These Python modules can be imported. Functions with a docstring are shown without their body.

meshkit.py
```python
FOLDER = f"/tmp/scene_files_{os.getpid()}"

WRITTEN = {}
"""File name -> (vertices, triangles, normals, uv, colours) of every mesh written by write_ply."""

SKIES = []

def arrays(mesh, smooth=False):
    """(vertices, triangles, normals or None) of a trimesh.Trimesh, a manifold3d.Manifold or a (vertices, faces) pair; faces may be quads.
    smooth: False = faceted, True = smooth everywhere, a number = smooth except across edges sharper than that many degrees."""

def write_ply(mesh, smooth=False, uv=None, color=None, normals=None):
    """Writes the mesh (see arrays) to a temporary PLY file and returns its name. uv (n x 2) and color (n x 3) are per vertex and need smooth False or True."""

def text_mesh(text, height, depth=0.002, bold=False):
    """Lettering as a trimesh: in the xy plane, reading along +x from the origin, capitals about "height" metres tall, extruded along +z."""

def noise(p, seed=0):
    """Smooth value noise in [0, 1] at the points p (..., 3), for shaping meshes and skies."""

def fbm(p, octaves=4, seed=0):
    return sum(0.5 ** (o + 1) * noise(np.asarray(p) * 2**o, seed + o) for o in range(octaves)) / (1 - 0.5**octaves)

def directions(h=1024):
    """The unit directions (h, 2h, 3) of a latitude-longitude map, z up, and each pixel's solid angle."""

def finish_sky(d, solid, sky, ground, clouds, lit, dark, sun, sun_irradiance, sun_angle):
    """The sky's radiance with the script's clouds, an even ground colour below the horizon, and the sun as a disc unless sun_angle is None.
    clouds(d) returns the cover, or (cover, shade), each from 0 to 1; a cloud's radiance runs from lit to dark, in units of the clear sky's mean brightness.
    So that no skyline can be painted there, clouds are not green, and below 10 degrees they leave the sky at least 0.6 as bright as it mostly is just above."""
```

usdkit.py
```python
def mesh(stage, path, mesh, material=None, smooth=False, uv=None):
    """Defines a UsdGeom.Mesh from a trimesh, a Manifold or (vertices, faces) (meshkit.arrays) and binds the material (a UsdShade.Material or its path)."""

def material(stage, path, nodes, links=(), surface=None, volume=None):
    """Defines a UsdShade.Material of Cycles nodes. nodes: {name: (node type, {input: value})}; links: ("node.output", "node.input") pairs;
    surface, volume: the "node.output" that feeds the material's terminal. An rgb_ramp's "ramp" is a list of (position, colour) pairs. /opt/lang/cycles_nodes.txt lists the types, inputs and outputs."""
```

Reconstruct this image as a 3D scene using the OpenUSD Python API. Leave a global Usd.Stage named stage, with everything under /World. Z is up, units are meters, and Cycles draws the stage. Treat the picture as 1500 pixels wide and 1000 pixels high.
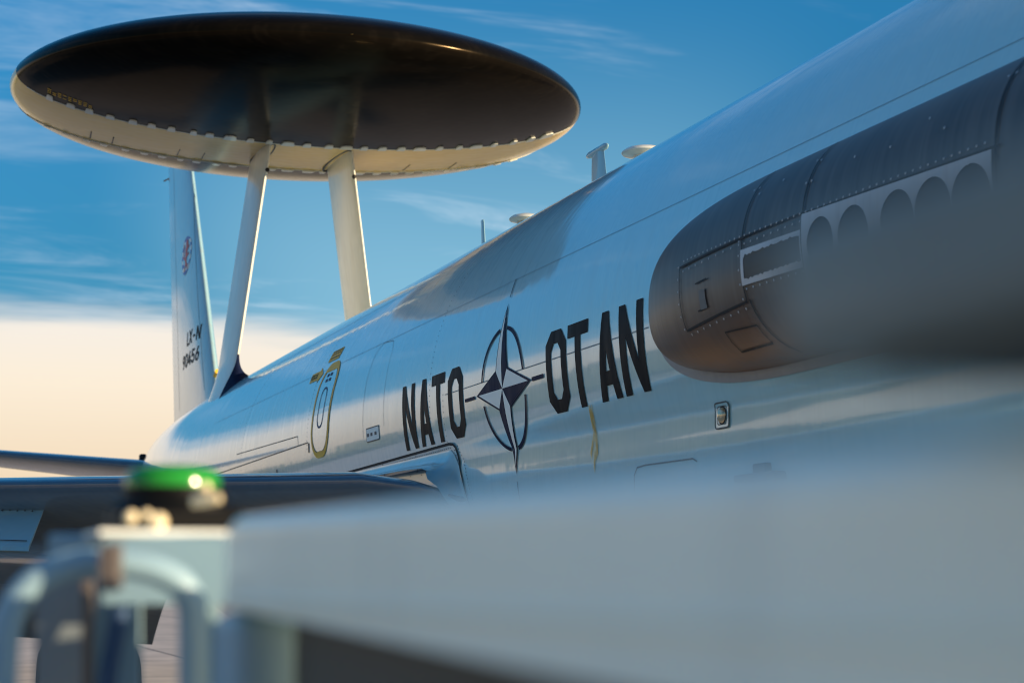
import math, random
import numpy as np, trimesh, usdkit, meshkit
from shapely.geometry import Polygon, Point, LineString, box
from shapely import affinity
from shapely.ops import unary_union
from pxr import Usd, UsdGeom, UsdLux, UsdShade, Gf, Sdf

stage = Usd.Stage.CreateInMemory()
UsdGeom.SetStageUpAxis(stage, 'Z'); UsdGeom.SetStageMetersPerUnit(stage, 1.0)
UsdGeom.Xform.Define(stage, '/World'); UsdGeom.Scope.Define(stage, '/World/Looks')
random.seed(7); RNG = np.random.default_rng(7)
PI = math.pi

# ------------------------------------------------------------------ camera
H = 2.05                                   # camera height above the apron
YAW, PITCH, ROLL, FPX = math.radians(19.92), math.radians(7.86), math.radians(-0.18), 2512.0
fw = np.array([math.sin(YAW)*math.cos(PITCH), math.cos(YAW)*math.cos(PITCH), math.sin(PITCH)])
_r = np.array([math.cos(YAW), -math.sin(YAW), 0.0]); _u = np.cross(_r, fw)
rt = _r*math.cos(ROLL) + _u*math.sin(ROLL); up = -_r*math.sin(ROLL) + _u*math.cos(ROLL)
cam = UsdGeom.Camera.Define(stage, '/World/camera')
M = Gf.Matrix4d(*rt, 0, *up, 0, *(-fw), 0, 0, 0, H, 1)
cam.AddTransformOp().Set(M)
cam.CreateHorizontalApertureAttr(36.0); cam.CreateVerticalApertureAttr(24.0)
cam.CreateFocalLengthAttr(FPX/1500*36.0)
cam.CreateFStopAttr(3.0); cam.CreateFocusDistanceAttr(12.2)
cam.CreateClippingRangeAttr((0.05, 20000.0))
cam.CreateExposureAttr(0.84)

# ------------------------------------------------------------------ sky and sun
SUN_AZ = math.atan2(0.72, -0.69); SUN_EL = math.radians(12.0)
sun_dir = np.array([math.sin(SUN_AZ)*math.cos(SUN_EL), math.cos(SUN_AZ)*math.cos(SUN_EL), math.sin(SUN_EL)])
SKY = 0.13
sky = UsdLux.DomeLight.Define(stage, '/World/sky')
nodes = {
    'tc': ('texture_coordinate', {}),
    'sk': ('sky_texture', {'sky_type': 'single_scattering', 'sun_disc': False, 'sun_elevation': SUN_EL, 'sun_rotation': SUN_AZ,
                           'air_density': 1.0, 'aerosol_density': 0.3, 'ozone_density': 2.0, 'altitude': 100.0}),
    'sat': ('hsv', {'hue': 0.49, 'saturation': 1.35, 'value': 1.0, 'fac': 1.0}),
    'tint': ('mix', {'mix_type': 'multiply', 'fac': 1.0, 'color2': (0.39, 0.71, 0.83)}),
    'xyz': ('separate_xyz', {}),
    # bank of low cloud round the horizon
    'mpb': ('mapping', {'scale': (1.6, 1.6, 14.0)}),
    'nb': ('noise_texture', {'scale': 1.6, 'detail': 5.0, 'roughness': 0.55}),
    'nb2': ('math', {'math_type': 'multiply_add', 'value2': 0.085, 'value3': -0.042}),
    'hb': ('math', {'math_type': 'add'}),
    'bank': ('map_range', {'range_type': 'smoothstep', 'from_min': 0.128, 'from_max': 0.158, 'to_min': 1.0, 'to_max': 0.0, 'clamp': True}),
    'bankcol': ('rgb_ramp', {'ramp': [(0.0, (0.78, 0.62, 0.44)), (0.05, (0.88, 0.72, 0.52)), (0.11, (0.97, 0.88, 0.74)), (0.16, (0.90, 0.90, 0.90)), (1.0, (0.9, 0.9, 0.9))]}),
    'banks': ('mix', {'mix_type': 'multiply', 'fac': 1.0, 'color2': (4.35, 4.18, 3.98)}),
    # thin streaks of high cloud
    'zc': ('math', {'math_type': 'maximum', 'value2': 0.03}),
    'zo': ('math', {'math_type': 'add', 'value2': 0.10}),
    'dx': ('math', {'math_type': 'divide'}), 'dy': ('math', {'math_type': 'divide'}),
    'pl': ('combine_xyz', {}),
    'mps': ('mapping', {'scale': (0.9, 2.6, 1.0), 'rotation': (0, 0, 0.25), 'location': (3.7, 1.3, 0)}),
    'ns': ('noise_texture', {'scale': 1.5, 'detail': 7.0, 'roughness': 0.62, 'distortion': 0.6}),
    'nl': ('noise_texture', {'scale': 0.7, 'detail': 2.0}),
    'nm': ('math', {'math_type': 'multiply'}),
    'wr': ('map_range', {'range_type': 'smoothstep', 'from_min': 0.23, 'from_max': 0.41, 'to_min': 0.0, 'to_max': 0.75, 'clamp': True}),
    'wcol': ('mix', {'fac': 0.0, 'color1': (4.0, 4.4, 4.8)}),
    'hz': ('map_range', {'range_type': 'smoothstep', 'from_min': 0.10, 'from_max': 0.36, 'to_min': 0.92, 'to_max': 0.0, 'clamp': True}), 'lowm': ('mix', {'mix_type': 'multiply', 'color2': (0.25, 0.45, 0.52)}), 'lowf': ('map_range', {'range_type': 'smoothstep', 'from_min': 0.12, 'from_max': 0.45, 'to_min': 1.0, 'to_max': 0.0, 'clamp': True}), 'hzm': ('mix', {'color2': (1.25, 2.5, 3.3)}),
    'zd': ('map_range', {'range_type': 'smoothstep', 'from_min': 0.15, 'from_max': 0.50, 'to_min': 0.0, 'to_max': 1.0, 'clamp': True}), 'zdm': ('mix', {'mix_type': 'multiply', 'color2': (0.60, 0.86, 0.92)}),
    'lobe': ('map_range', {'range_type': 'smoothstep', 'from_min': 0.974, 'from_max': 0.998, 'to_min': 0.05, 'to_max': 1.0, 'clamp': True}),
    'sx': ('vector_math', {'math_type': 'dot_product', 'vector2': (0.312, 0.917, 0.25)}), 'hzl': ('math', {'math_type': 'multiply'}), 'wlr': ('map_range', {'from_min': 0.05, 'from_max': 1.0, 'to_min': 0.30, 'to_max': 1.0, 'clamp': True}), 'wl': ('math', {'math_type': 'multiply'}),
    'm1': ('mix', {}), 'm2': ('mix', {}),
    'bg': ('background_shader', {'strength': SKY}),
}
links = [('sk.color', 'sat.color'), ('sat.color', 'tint.color1'), ('tc.generated', 'xyz.vector'),
         ('tc.generated', 'mpb.vector'), ('mpb.vector', 'nb.vector'), ('nb.fac', 'nb2.value1'), ('xyz.z', 'hb.value1'), ('nb2.value', 'hb.value2'),
         ('hb.value', 'bank.value'), ('xyz.z', 'bankcol.fac'), ('bankcol.color', 'banks.color1'),
         ('xyz.z', 'zc.value1'), ('zc.value', 'zo.value1'), ('xyz.x', 'dx.value1'), ('zo.value', 'dx.value2'), ('xyz.y', 'dy.value1'), ('zo.value', 'dy.value2'),
         ('dx.value', 'pl.x'), ('dy.value', 'pl.y'), ('pl.vector', 'mps.vector'), ('mps.vector', 'ns.vector'), ('pl.vector', 'nl.vector'),
         ('ns.fac', 'nm.value1'), ('nl.fac', 'nm.value2'), ('nm.value', 'wr.value'),
         ('tint.color', 'lowm.color1'), ('xyz.z', 'lowf.value'), ('lowf.result', 'lowm.fac'), ('lowm.color', 'hzm.color1'), ('xyz.z', 'hz.value'), ('tc.generated', 'sx.vector1'), ('sx.value', 'lobe.value'), ('hz.result', 'hzl.value1'), ('lobe.result', 'hzl.value2'), ('hzl.value', 'hzm.fac'), ('hzm.color', 'zdm.color1'), ('xyz.z', 'zd.value'), ('zd.result', 'zdm.fac'), ('zdm.color', 'm1.color1'), ('wcol.color', 'm1.color2'), ('wr.result', 'wl.value1'), ('lobe.result', 'wlr.value'), ('wlr.result', 'wl.value2'), ('wl.value', 'm1.fac'),
         ('m1.color', 'm2.color1'), ('banks.color', 'm2.color2'), ('bank.result', 'm2.fac'), ('m2.color', 'bg.color')]
skym = usdkit.material(stage, '/World/Looks/sky_look', nodes, links, surface='bg.background')
UsdShade.MaterialBindingAPI.Apply(sky.GetPrim()).Bind(skym)

sun = UsdLux.DistantLight.Define(stage, '/World/sun')
sun.CreateNormalizeAttr(True); sun.CreateIntensityAttr(1.25); sun.CreateAngleAttr(0.5); sun.CreateColorAttr(Gf.Vec3f(1.0, 0.77, 0.50))
z_ax = sun_dir; x_ax = np.cross([0, 0, 1.0], z_ax); x_ax /= np.linalg.norm(x_ax); y_ax = np.cross(z_ax, x_ax)
sun.AddTransformOp().Set(Gf.Matrix4d(*x_ax, 0, *y_ax, 0, *z_ax, 0, 0, 0, 60, 1))

# ------------------------------------------------------------------ helpers
OFF, USED = {}, {}
def numbered(parent, name):
    k = (parent, name); n = USED.get(k, 0); USED[k] = n + 1
    return name if n == 0 else f'{name}_{n:03d}'
def tag(p, label=None, cat=None, group=None, kind=None):
    p = p.GetPrim() if hasattr(p, 'GetPrim') else p
    for k, v in (('label', label), ('category', cat), ('group', group), ('kind', kind)):
        if v: p.SetCustomDataByKey(k, v)
    return p
def thing(name, base, label, cat, group=None):
    path = '/World/' + numbered('/World', name)
    x = UsdGeom.Xform.Define(stage, path); x.AddTranslateOp().Set(Gf.Vec3d(*base))
    OFF[path] = np.array(base, float)
    tag(x, label, cat, group); return path
def obj(name, mesh, mat, parent='/World', smooth=False, kind=None, label=None, cat=None):
    """mesh in world coordinates; becomes a child of parent, whose base is subtracted"""
    path = parent + '/' + numbered(parent, name)
    off = OFF.get(parent, np.zeros(3)); OFF[path] = off
    if hasattr(mesh, 'to_mesh'): v, f, _ = meshkit.arrays(mesh)
    elif isinstance(mesh, trimesh.Trimesh): v, f = np.array(mesh.vertices), np.array(mesh.faces)
    else:
        v, f = np.asarray(mesh[0], float), np.asarray(mesh[1], int)
        if f.shape[1] == 4: f = np.vstack([f[:, [0, 1, 2]], f[:, [0, 2, 3]]])
    usdkit.mesh(stage, path, (v - off, f), mat, smooth)
    p = stage.GetPrimAtPath(path); tag(p, label, cat, None, kind)
    return path
def grid(P, close_u=False, close_v=False, flip=False):
    """P (n,m,3) -> quads"""
    n, m = P.shape[:2]
    iu = np.arange(n if close_u else n - 1); iv = np.arange(m if close_v else m - 1)
    a, b = np.meshgrid(iu, iv, indexing='ij'); a2, b2 = (a + 1) % n, (b + 1) % m
    q = np.stack([a*m + b, a2*m + b, a2*m + b2, a*m + b2], -1).reshape(-1, 4)
    if flip: q = q[:, ::-1]
    return P.reshape(-1, 3), np.vstack([q[:, [0, 1, 2]], q[:, [0, 2, 3]]])
def join(*ms):
    V, F, n = [], [], 0
    for m in ms:
        v, f = (np.asarray(m.vertices), np.asarray(m.faces)) if isinstance(m, trimesh.Trimesh) else (np.asarray(m[0]), np.asarray(m[1]))
        V.append(v); F.append(f + n); n += len(v)
    return np.vstack(V), np.vstack(F)
def bx(x0, x1, y0, y1, z0, z1, r=0.0, seg=3):
    """box with rounded edges"""
    c = np.array([(x0+x1)/2, (y0+y1)/2, (z0+z1)/2]); e = np.array([x1-x0, y1-y0, z1-z0])
    if r <= 0:
        m = trimesh.creation.box(e)
    else:
        s = trimesh.creation.icosphere(2, r)
        pts = np.vstack([s.vertices + np.array(q)*(e/2 - r) for q in np.ndindex(2, 2, 2) for q in [2*np.array(q) - 1]])
        m = trimesh.Trimesh(pts).convex_hull
    m.apply_translation(c); return m
def tube(points, rad, sides=12, caps=True):
    p = np.asarray(points, float); t = np.gradient(p, axis=0); t /= np.linalg.norm(t, axis=1, keepdims=True) + 1e-12
    ref = np.array([0, 0, 1.0]) if abs(t[:, 2]).mean() < .8 else np.array([0, 1.0, 0])
    if abs(t[:, 2]).max() > .97 and abs(t[:, 1]).max() < .9: ref = np.array([0, 1.0, 0])
    a = np.cross(t, ref); a /= np.linalg.norm(a, axis=1, keepdims=True) + 1e-12; b = np.cross(t, a)
    th = np.arange(sides)*2*PI/sides
    R = np.broadcast_to(rad, (len(p),))[:, None, None]
    P = p[:, None] + R*(np.cos(th)[None, :, None]*a[:, None] + np.sin(th)[None, :, None]*b[:, None])
    v, f = grid(P, close_v=True)
    if caps:
        n, m = len(v), sides
        v = np.vstack([v, p[0], p[-1]]); k = np.arange(m)
        f = np.vstack([f, np.stack([np.full(m, n), k, (k+1) % m], 1), np.stack([np.full(m, n+1), (len(p)-1)*m + (k+1) % m, (len(p)-1)*m + k], 1)])
    return v, f
def lathe(profile, axis_pt, axis='y', n=48):
    """profile [(r, h)] revolved about an axis through axis_pt"""
    th = np.arange(n)*2*PI/n; pr = np.asarray(profile, float)
    c, s = np.cos(th), np.sin(th)
    z = np.zeros_like
    rad, h = pr[:, 0][:, None], pr[:, 1][:, None] + 0*c[None]
    A, B = rad*c, rad*s
    P = {'y': np.stack([A, h, B], -1), 'z': np.stack([A, B, h], -1), 'x': np.stack([h, A, B], -1)}[axis]
    return grid(P + np.asarray(axis_pt, float), close_v=True)
def at(px, py, D):
    """world point seen at photograph pixel (px, py) at depth D"""
    return np.array([0, 0, H]) + D*(fw + (px-750)/FPX*rt - (py-500)/FPX*up)

def mat(name, nodes, links=(), surface='p.BSDF'):
    return usdkit.material(stage, '/World/Looks/' + name, nodes, links, surface=surface)
def plain(name, col, rough=0.5, **k):
    return mat(name, {'p': ('principled_bsdf', dict(base_color=col, roughness=rough, **k))})
def painted(name, col, col2, rough=0.28, scale=(1, 1, 1), nscale=1.5, coat=0.6, bump=0.0, bscale=(0.5, 2.2, 0.35), dirt=None, dirtamt=0.0, spec=0.5, coat_r=0.05, bdist=0.01, coat_ior=1.5, spec_tint=(1.0, 1.0, 1.0)):
    """weathered paint: slow tone variation, streaks of grime, faint waviness of the skin"""
    n = {'tc': ('geometry', {}),
         'mp': ('mapping', {'scale': scale}), 'n1': ('noise_texture', {'scale': nscale, 'detail': 6.0, 'roughness': 0.6}),
         'r1': ('map_range', {'from_min': 0.3, 'from_max': 0.7, 'clamp': True}),
         'c1': ('mix', {'color1': col, 'color2': col2}),
         'mp2': ('mapping', {'scale': (3.0, 9.0, 0.8)}), 'n2': ('noise_texture', {'scale': 1.3, 'detail': 8.0, 'roughness': 0.7}),
         'r2': ('map_range', {'from_min': 0.52, 'from_max': 0.78, 'to_max': dirtamt, 'clamp': True}),
         'c2': ('mix', {'color2': dirt or col2}),
         'rr': ('map_range', {'from_min': 0.3, 'from_max': 0.7, 'to_min': rough*0.8, 'to_max': rough*1.25}),
         'p': ('principled_bsdf', {'coat_weight': coat, 'coat_roughness': coat_r, 'coat_ior': coat_ior, 'specular_ior_level': spec, 'specular_tint': spec_tint})}
    l = [('tc.position', 'mp.vector'), ('mp.vector', 'n1.vector'), ('n1.fac', 'r1.value'), ('r1.result', 'c1.fac'),
         ('tc.position', 'mp2.vector'), ('mp2.vector', 'n2.vector'), ('n2.fac', 'r2.value'), ('r2.result', 'c2.fac'), ('c1.color', 'c2.color1'),
         ('c2.color', 'p.base_color'), ('n2.fac', 'rr.value'), ('rr.result', 'p.roughness')]
    if bump > 0:
        n |= {'mb': ('mapping', {'scale': bscale}), 'nb': ('noise_texture', {'scale': 1.0, 'detail': 3.0, 'roughness': 0.45}),
              'b': ('bump', {'strength': 1.0, 'distance': bdist*bump, 'use_object_space': False})}
        l += [('tc.position', 'mb.vector'), ('mb.vector', 'nb.vector'), ('nb.fac', 'b.height'), ('b.normal', 'p.normal'), ('b.normal', 'p.coat_normal')]
    return mat(name, n, l)

MT = {}
MT['hull'] = painted('hull_paint', (0.30, 0.53, 0.58), (0.335, 0.56, 0.61), rough=0.30, nscale=0.9, coat=1.0, coat_ior=1.75, coat_r=0.07, bump=0.30, bscale=(0.6, 2.4, 0.5), dirt=(0.20, 0.28, 0.30), dirtamt=0.22)
MT['fin'] = painted('fin_paint', (0.23, 0.40, 0.46), (0.28, 0.45, 0.50), rough=0.35, coat=0.7, dirt=(0.33, 0.30, 0.25), dirtamt=0.55, bump=0.15)
MT['strut'] = painted('strut_paint', (0.56, 0.57, 0.50), (0.63, 0.64, 0.57), rough=0.33, coat=0.4, dirt=(0.42, 0.36, 0.26), dirtamt=0.5)
MT['strip'] = painted('strip_paint', (0.72, 0.47, 0.12), (0.80, 0.55, 0.18), rough=0.2, spec_tint=(1.0, 0.78, 0.40), coat=0.06, coat_r=0.06, dirt=(0.45, 0.38, 0.28), dirtamt=0.35, bump=0.25, bscale=(0.8, 0.8, 0.8))
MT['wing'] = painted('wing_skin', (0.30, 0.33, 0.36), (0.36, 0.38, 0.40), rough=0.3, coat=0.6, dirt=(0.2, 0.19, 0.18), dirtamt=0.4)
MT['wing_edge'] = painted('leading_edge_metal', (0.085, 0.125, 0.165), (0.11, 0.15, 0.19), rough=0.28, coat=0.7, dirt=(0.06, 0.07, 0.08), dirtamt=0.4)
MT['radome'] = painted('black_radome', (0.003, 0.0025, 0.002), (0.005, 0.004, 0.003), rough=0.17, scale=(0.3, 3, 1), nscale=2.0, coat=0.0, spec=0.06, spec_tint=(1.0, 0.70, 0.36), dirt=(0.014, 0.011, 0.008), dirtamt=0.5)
MT['letter'] = painted('letter_black', (0.008, 0.008, 0.010), (0.014, 0.014, 0.016), rough=0.5, coat=0.0, spec=0.06, nscale=4)
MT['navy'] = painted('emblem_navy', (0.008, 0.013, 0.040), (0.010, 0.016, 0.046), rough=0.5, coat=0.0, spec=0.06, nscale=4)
MT['white'] = painted('emblem_white', (0.84, 0.87, 0.80), (0.87, 0.89, 0.83), rough=0.5, coat=0.0, spec=0.06, nscale=4)
MT['ochre'] = painted('rescue_ochre', (0.78, 0.43, 0.03), (0.82, 0.48, 0.05), rough=0.5, coat=0.0, spec=0.25, nscale=5)
MT['seam'] = plain('seam_sealant', (0.06, 0.065, 0.07), 0.6)
MT['dark'] = plain('dark_recess', (0.008, 0.008, 0.009), 0.7)
MT['rivet'] = plain('rivet_metal', (0.40, 0.40, 0.40), 0.4, metallic=0.6)
MT['rivet_dark'] = plain('rivet_dark', (0.06, 0.06, 0.065), 0.5)
MT['steel'] = plain('polished_steel', (0.75, 0.73, 0.70), 0.18, metallic=1.0)
MT['lamp'] = plain('lamp_glass', (0.55, 0.48, 0.33), 0.15, metallic=0.5)
MT['tyre'] = plain('tyre_rubber', (0.02, 0.02, 0.02), 0.8)
MT['red'] = plain('roundel_red', (0.50, 0.03, 0.03), 0.45)
MT['blue'] = plain('roundel_blue', (0.03, 0.12, 0.42), 0.45)
MT['glass_dark'] = plain('cockpit_glass', (0.01, 0.012, 0.015), 0.08)
MT['truck'] = painted('truck_white', (0.86, 0.90, 0.76), (0.88, 0.92, 0.80), rough=0.45, coat=0.5, coat_r=0.25, nscale=3, dirt=(0.40, 0.38, 0.35), dirtamt=0.3)
MT['truck_grey'] = plain('truck_grey', (0.22, 0.26, 0.28), 0.5)
MT['truck_dark'] = plain('truck_dark', (0.05, 0.045, 0.035), 0.5)
MT['black_plastic'] = plain('black_plastic', (0.004, 0.004, 0.004), 0.5, specular_ior_level=0.15)
MT['box'] = plain('box_paint', (0.27, 0.43, 0.52), 0.5)
MT['hoop'] = plain('hoop_shade_paint', (0.25, 0.39, 0.47), 0.45)  # shade of the white rear parts put into the base colour
MT['glint'] = plain('glint_metal', (0.95, 0.80, 0.50), 0.3)
MT['blue_strap'] = plain('blue_strap', (0.02, 0.06, 0.14), 0.7)
MT['bracket'] = plain('bracket_brown', (0.12, 0.10, 0.09), 0.6)
MT['green'] = plain('green_lens', (0.02, 0.27, 0.025), 0.15, transmission_weight=0.1, ior=1.49)
MT['bar'] = painted('light_bar_grey', (0.15, 0.175, 0.165), (0.17, 0.195, 0.18), rough=0.45, coat=0.1, nscale=6, dirt=(0.12, 0.11, 0.10), dirtamt=0.3)
MT['patch'] = plain('patch_grey', (0.10, 0.11, 0.115), 0.55)
MT['seam_soft'] = plain('seam_line', (0.15, 0.20, 0.23), 0.5)
MT['pane'] = plain('window_dark', (0.03, 0.028, 0.026), 0.5)
MT['plate'] = painted('louvre_plate', (0.42, 0.45, 0.48), (0.48, 0.50, 0.52), rough=0.45, coat=0.1, nscale=6, dirt=(0.2, 0.19, 0.18), dirtamt=0.5)
MT['flange'] = painted('flange_grey', (0.24, 0.25, 0.26), (0.3, 0.3, 0.3), rough=0.5, coat=0.1, nscale=6)
# dark fairing: vertical weather streaks, rusty lower shoulder
MT['fairing'] = mat('fairing_grey', {
    'g': ('geometry', {}), 'mp': ('mapping', {'scale': (1.0, 17.0, 1.3)}), 'n1': ('noise_texture', {'scale': 1.4, 'detail': 7.0, 'roughness': 0.65}),
    'r1': ('map_range', {'from_min': 0.3, 'from_max': 0.72, 'clamp': True}),
    'c1': ('mix', {'color1': (0.040, 0.042, 0.044), 'color2': (0.088, 0.088, 0.086)}),
    'n2': ('noise_texture', {'scale': 2.2, 'detail': 4.0}), 'xyz': ('separate_xyz', {}),
    'zr': ('map_range', {'from_min': H + 1.50, 'from_max': H + 1.02, 'clamp': True}), 'mm': ('math', {'math_type': 'multiply'}),
    'mm2': ('math', {'math_type': 'multiply', 'value2': 1.7}),
    'c2': ('mix', {'color2': (0.19, 0.095, 0.045)}),
    'p': ('principled_bsdf', {'roughness': 0.42, 'specular_ior_level': 0.4})},
    [('g.position', 'mp.vector'), ('mp.vector', 'n1.vector'), ('n1.fac', 'r1.value'), ('r1.result', 'c1.fac'), ('g.position', 'n2.vector'),
     ('g.position', 'xyz.vector'), ('xyz.z', 'zr.value'), ('zr.result', 'mm.value1'), ('n2.fac', 'mm.value2'), ('mm.value', 'mm2.value1'), ('mm2.value', 'c2.fac'), ('c1.color', 'c2.color1'), ('c2.color', 'p.base_color')])
# oily stain: ochre, thinned by noise
MT['stain'] = mat('ochre_stain', {
    'g': ('geometry', {}), 'mp': ('mapping', {'scale': (10.0, 22.0, 6.0)}), 'n': ('noise_texture', {'scale': 1.2, 'detail': 5.0}),
    'r': ('map_range', {'from_min': 0.36, 'from_max': 0.62, 'to_max': 0.85, 'clamp': True}),
    't': ('transparent_bsdf', {'color': (1, 1, 1)}), 'p': ('principled_bsdf', {'base_color': (0.42, 0.27, 0.035), 'roughness': 0.4}), 'm': ('mix_closure', {})},
    [('g.position', 'mp.vector'), ('mp.vector', 'n.vector'), ('n.fac', 'r.value'), ('r.result', 'm.fac'), ('t.BSDF', 'm.closure1'), ('p.BSDF', 'm.closure2')], surface='m.closure')
MT['concrete'] = mat('apron_concrete', {
    'g': ('geometry', {}), 'bk': ('brick_texture', {'offset': 0.0, 'scale': 1.0, 'brick_width': 7.5, 'row_height': 7.5, 'mortar_size': 0.06, 'mortar_smooth': 0.3, 'color1': (0.46, 0.39, 0.335), 'color2': (0.52, 0.44, 0.38), 'mortar': (0.06, 0.06, 0.06)}),
    'n': ('noise_texture', {'scale': 0.6, 'detail': 7.0, 'roughness': 0.65}), 'r': ('map_range', {'from_min': 0.3, 'from_max': 0.7, 'to_min': 0.75, 'to_max': 1.15}),
    'm': ('mix', {'mix_type': 'multiply', 'fac': 1.0}), 'p': ('principled_bsdf', {'roughness': 0.75})},
    [('g.position', 'bk.vector'), ('g.position', 'n.vector'), ('n.fac', 'r.value'), ('bk.color', 'm.color1'), ('r.result', 'm.color2'), ('m.color', 'p.base_color')])
MT['grass'] = mat('dry_grass', {
    'g': ('geometry', {}), 'n': ('noise_texture', {'scale': 0.05, 'detail': 8.0, 'roughness': 0.7}), 'c': ('mix', {'color1': (0.10, 0.10, 0.035), 'color2': (0.22, 0.17, 0.07)}), 'p': ('principled_bsdf', {'roughness': 0.9})},
    [('g.position', 'n.vector'), ('n.fac', 'c.fac'), ('c.color', 'p.base_color')])
MT['forest'] = mat('forest_foliage', {
    'g': ('geometry', {}), 'n': ('noise_texture', {'scale': 0.4, 'detail': 6.0, 'roughness': 0.7}), 'c': ('mix', {'color1': (0.025, 0.035, 0.015), 'color2': (0.075, 0.085, 0.03)}), 'p': ('principled_bsdf', {'roughness': 0.9})},
    [('g.position', 'n.vector'), ('n.fac', 'c.fac'), ('c.color', 'p.base_color')])
MT['hill'] = mat('hill_cover', {
    'g': ('geometry', {}), 'n': ('noise_texture', {'scale': 0.012, 'detail': 8.0, 'roughness': 0.7}), 'c': ('mix', {'color1': (0.035, 0.045, 0.02), 'color2': (0.12, 0.11, 0.05)}), 'p': ('principled_bsdf', {'roughness': 0.95})},
    [('g.position', 'n.vector'), ('n.fac', 'c.fac'), ('c.color', 'p.base_color')])

# ------------------------------------------------------------------ ground and far land
def sheet(x0, x1, y0, y1, z, n=2):
    xs, ys = np.linspace(x0, x1, n), np.linspace(y0, y1, n)
    X, Y = np.meshgrid(xs, ys, indexing='ij'); return grid(np.stack([X, Y, 0*X + z], -1))
obj('grassland', sheet(-6000, 6000, -6000, 6000, -0.008), MT['grass'], kind='structure')
obj('apron', sheet(-160, 220, -140, 330, 0.0), MT['concrete'], kind='structure')
def hill_ring():
    az = np.linspace(0, 2*PI, 361)[:-1]; rr = np.array([900., 1200., 1700., 2500., 3600.])
    A, R = np.meshgrid(az, rr, indexing='ij')
    hgt = meshkit.fbm(np.stack([np.cos(A)*4 + 9, np.sin(A)*4 + 9, R/1500.], -1), 5, 3)
    Z = np.where(R < 1000, -1.0, (hgt - 0.30)*np.interp(R, rr, [0, 25, 85, 150, 60])*1.1)
    Z = np.maximum(Z, -2)
    return grid(np.stack([R*np.sin(A), R*np.cos(A), Z], -1), close_u=True, flip=True)
obj('hills', hill_ring(), MT['hill'], smooth=True, kind='structure')
def wood():
    ms = []; base = trimesh.creation.icosphere(1, 1.0)
    for k in range(560):
        a = math.radians(random.uniform(-140, 40)); r = random.uniform(420, 520)
        if k >= 420: a, r = math.radians(random.uniform(-60, -19)), random.uniform(190, 250)  # nearer stand added out of view to mask the cloud bank's reflection
        h = (0.9 if k >= 420 else 1.0)* random.uniform(6, 17)*(0.7 + 0.6*math.sin(a*5)**2); w = h*random.uniform(0.3, 0.55)
        v = base.vertices*(1 + 0.35*(meshkit.noise(base.vertices*2.3 + k, k) - 0.5))[:, None]*[w, w, h*0.55] + [r*math.sin(a), r*math.cos(a), h*0.5]
        ms.append((v, base.faces))
    return join(*ms)
obj('distant_wood', wood(), MT['forest'], smooth=True, kind='stuff', label='low dark line of trees beyond the airfield grass, nearer stand added to mask reflections', cat='wood')

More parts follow.
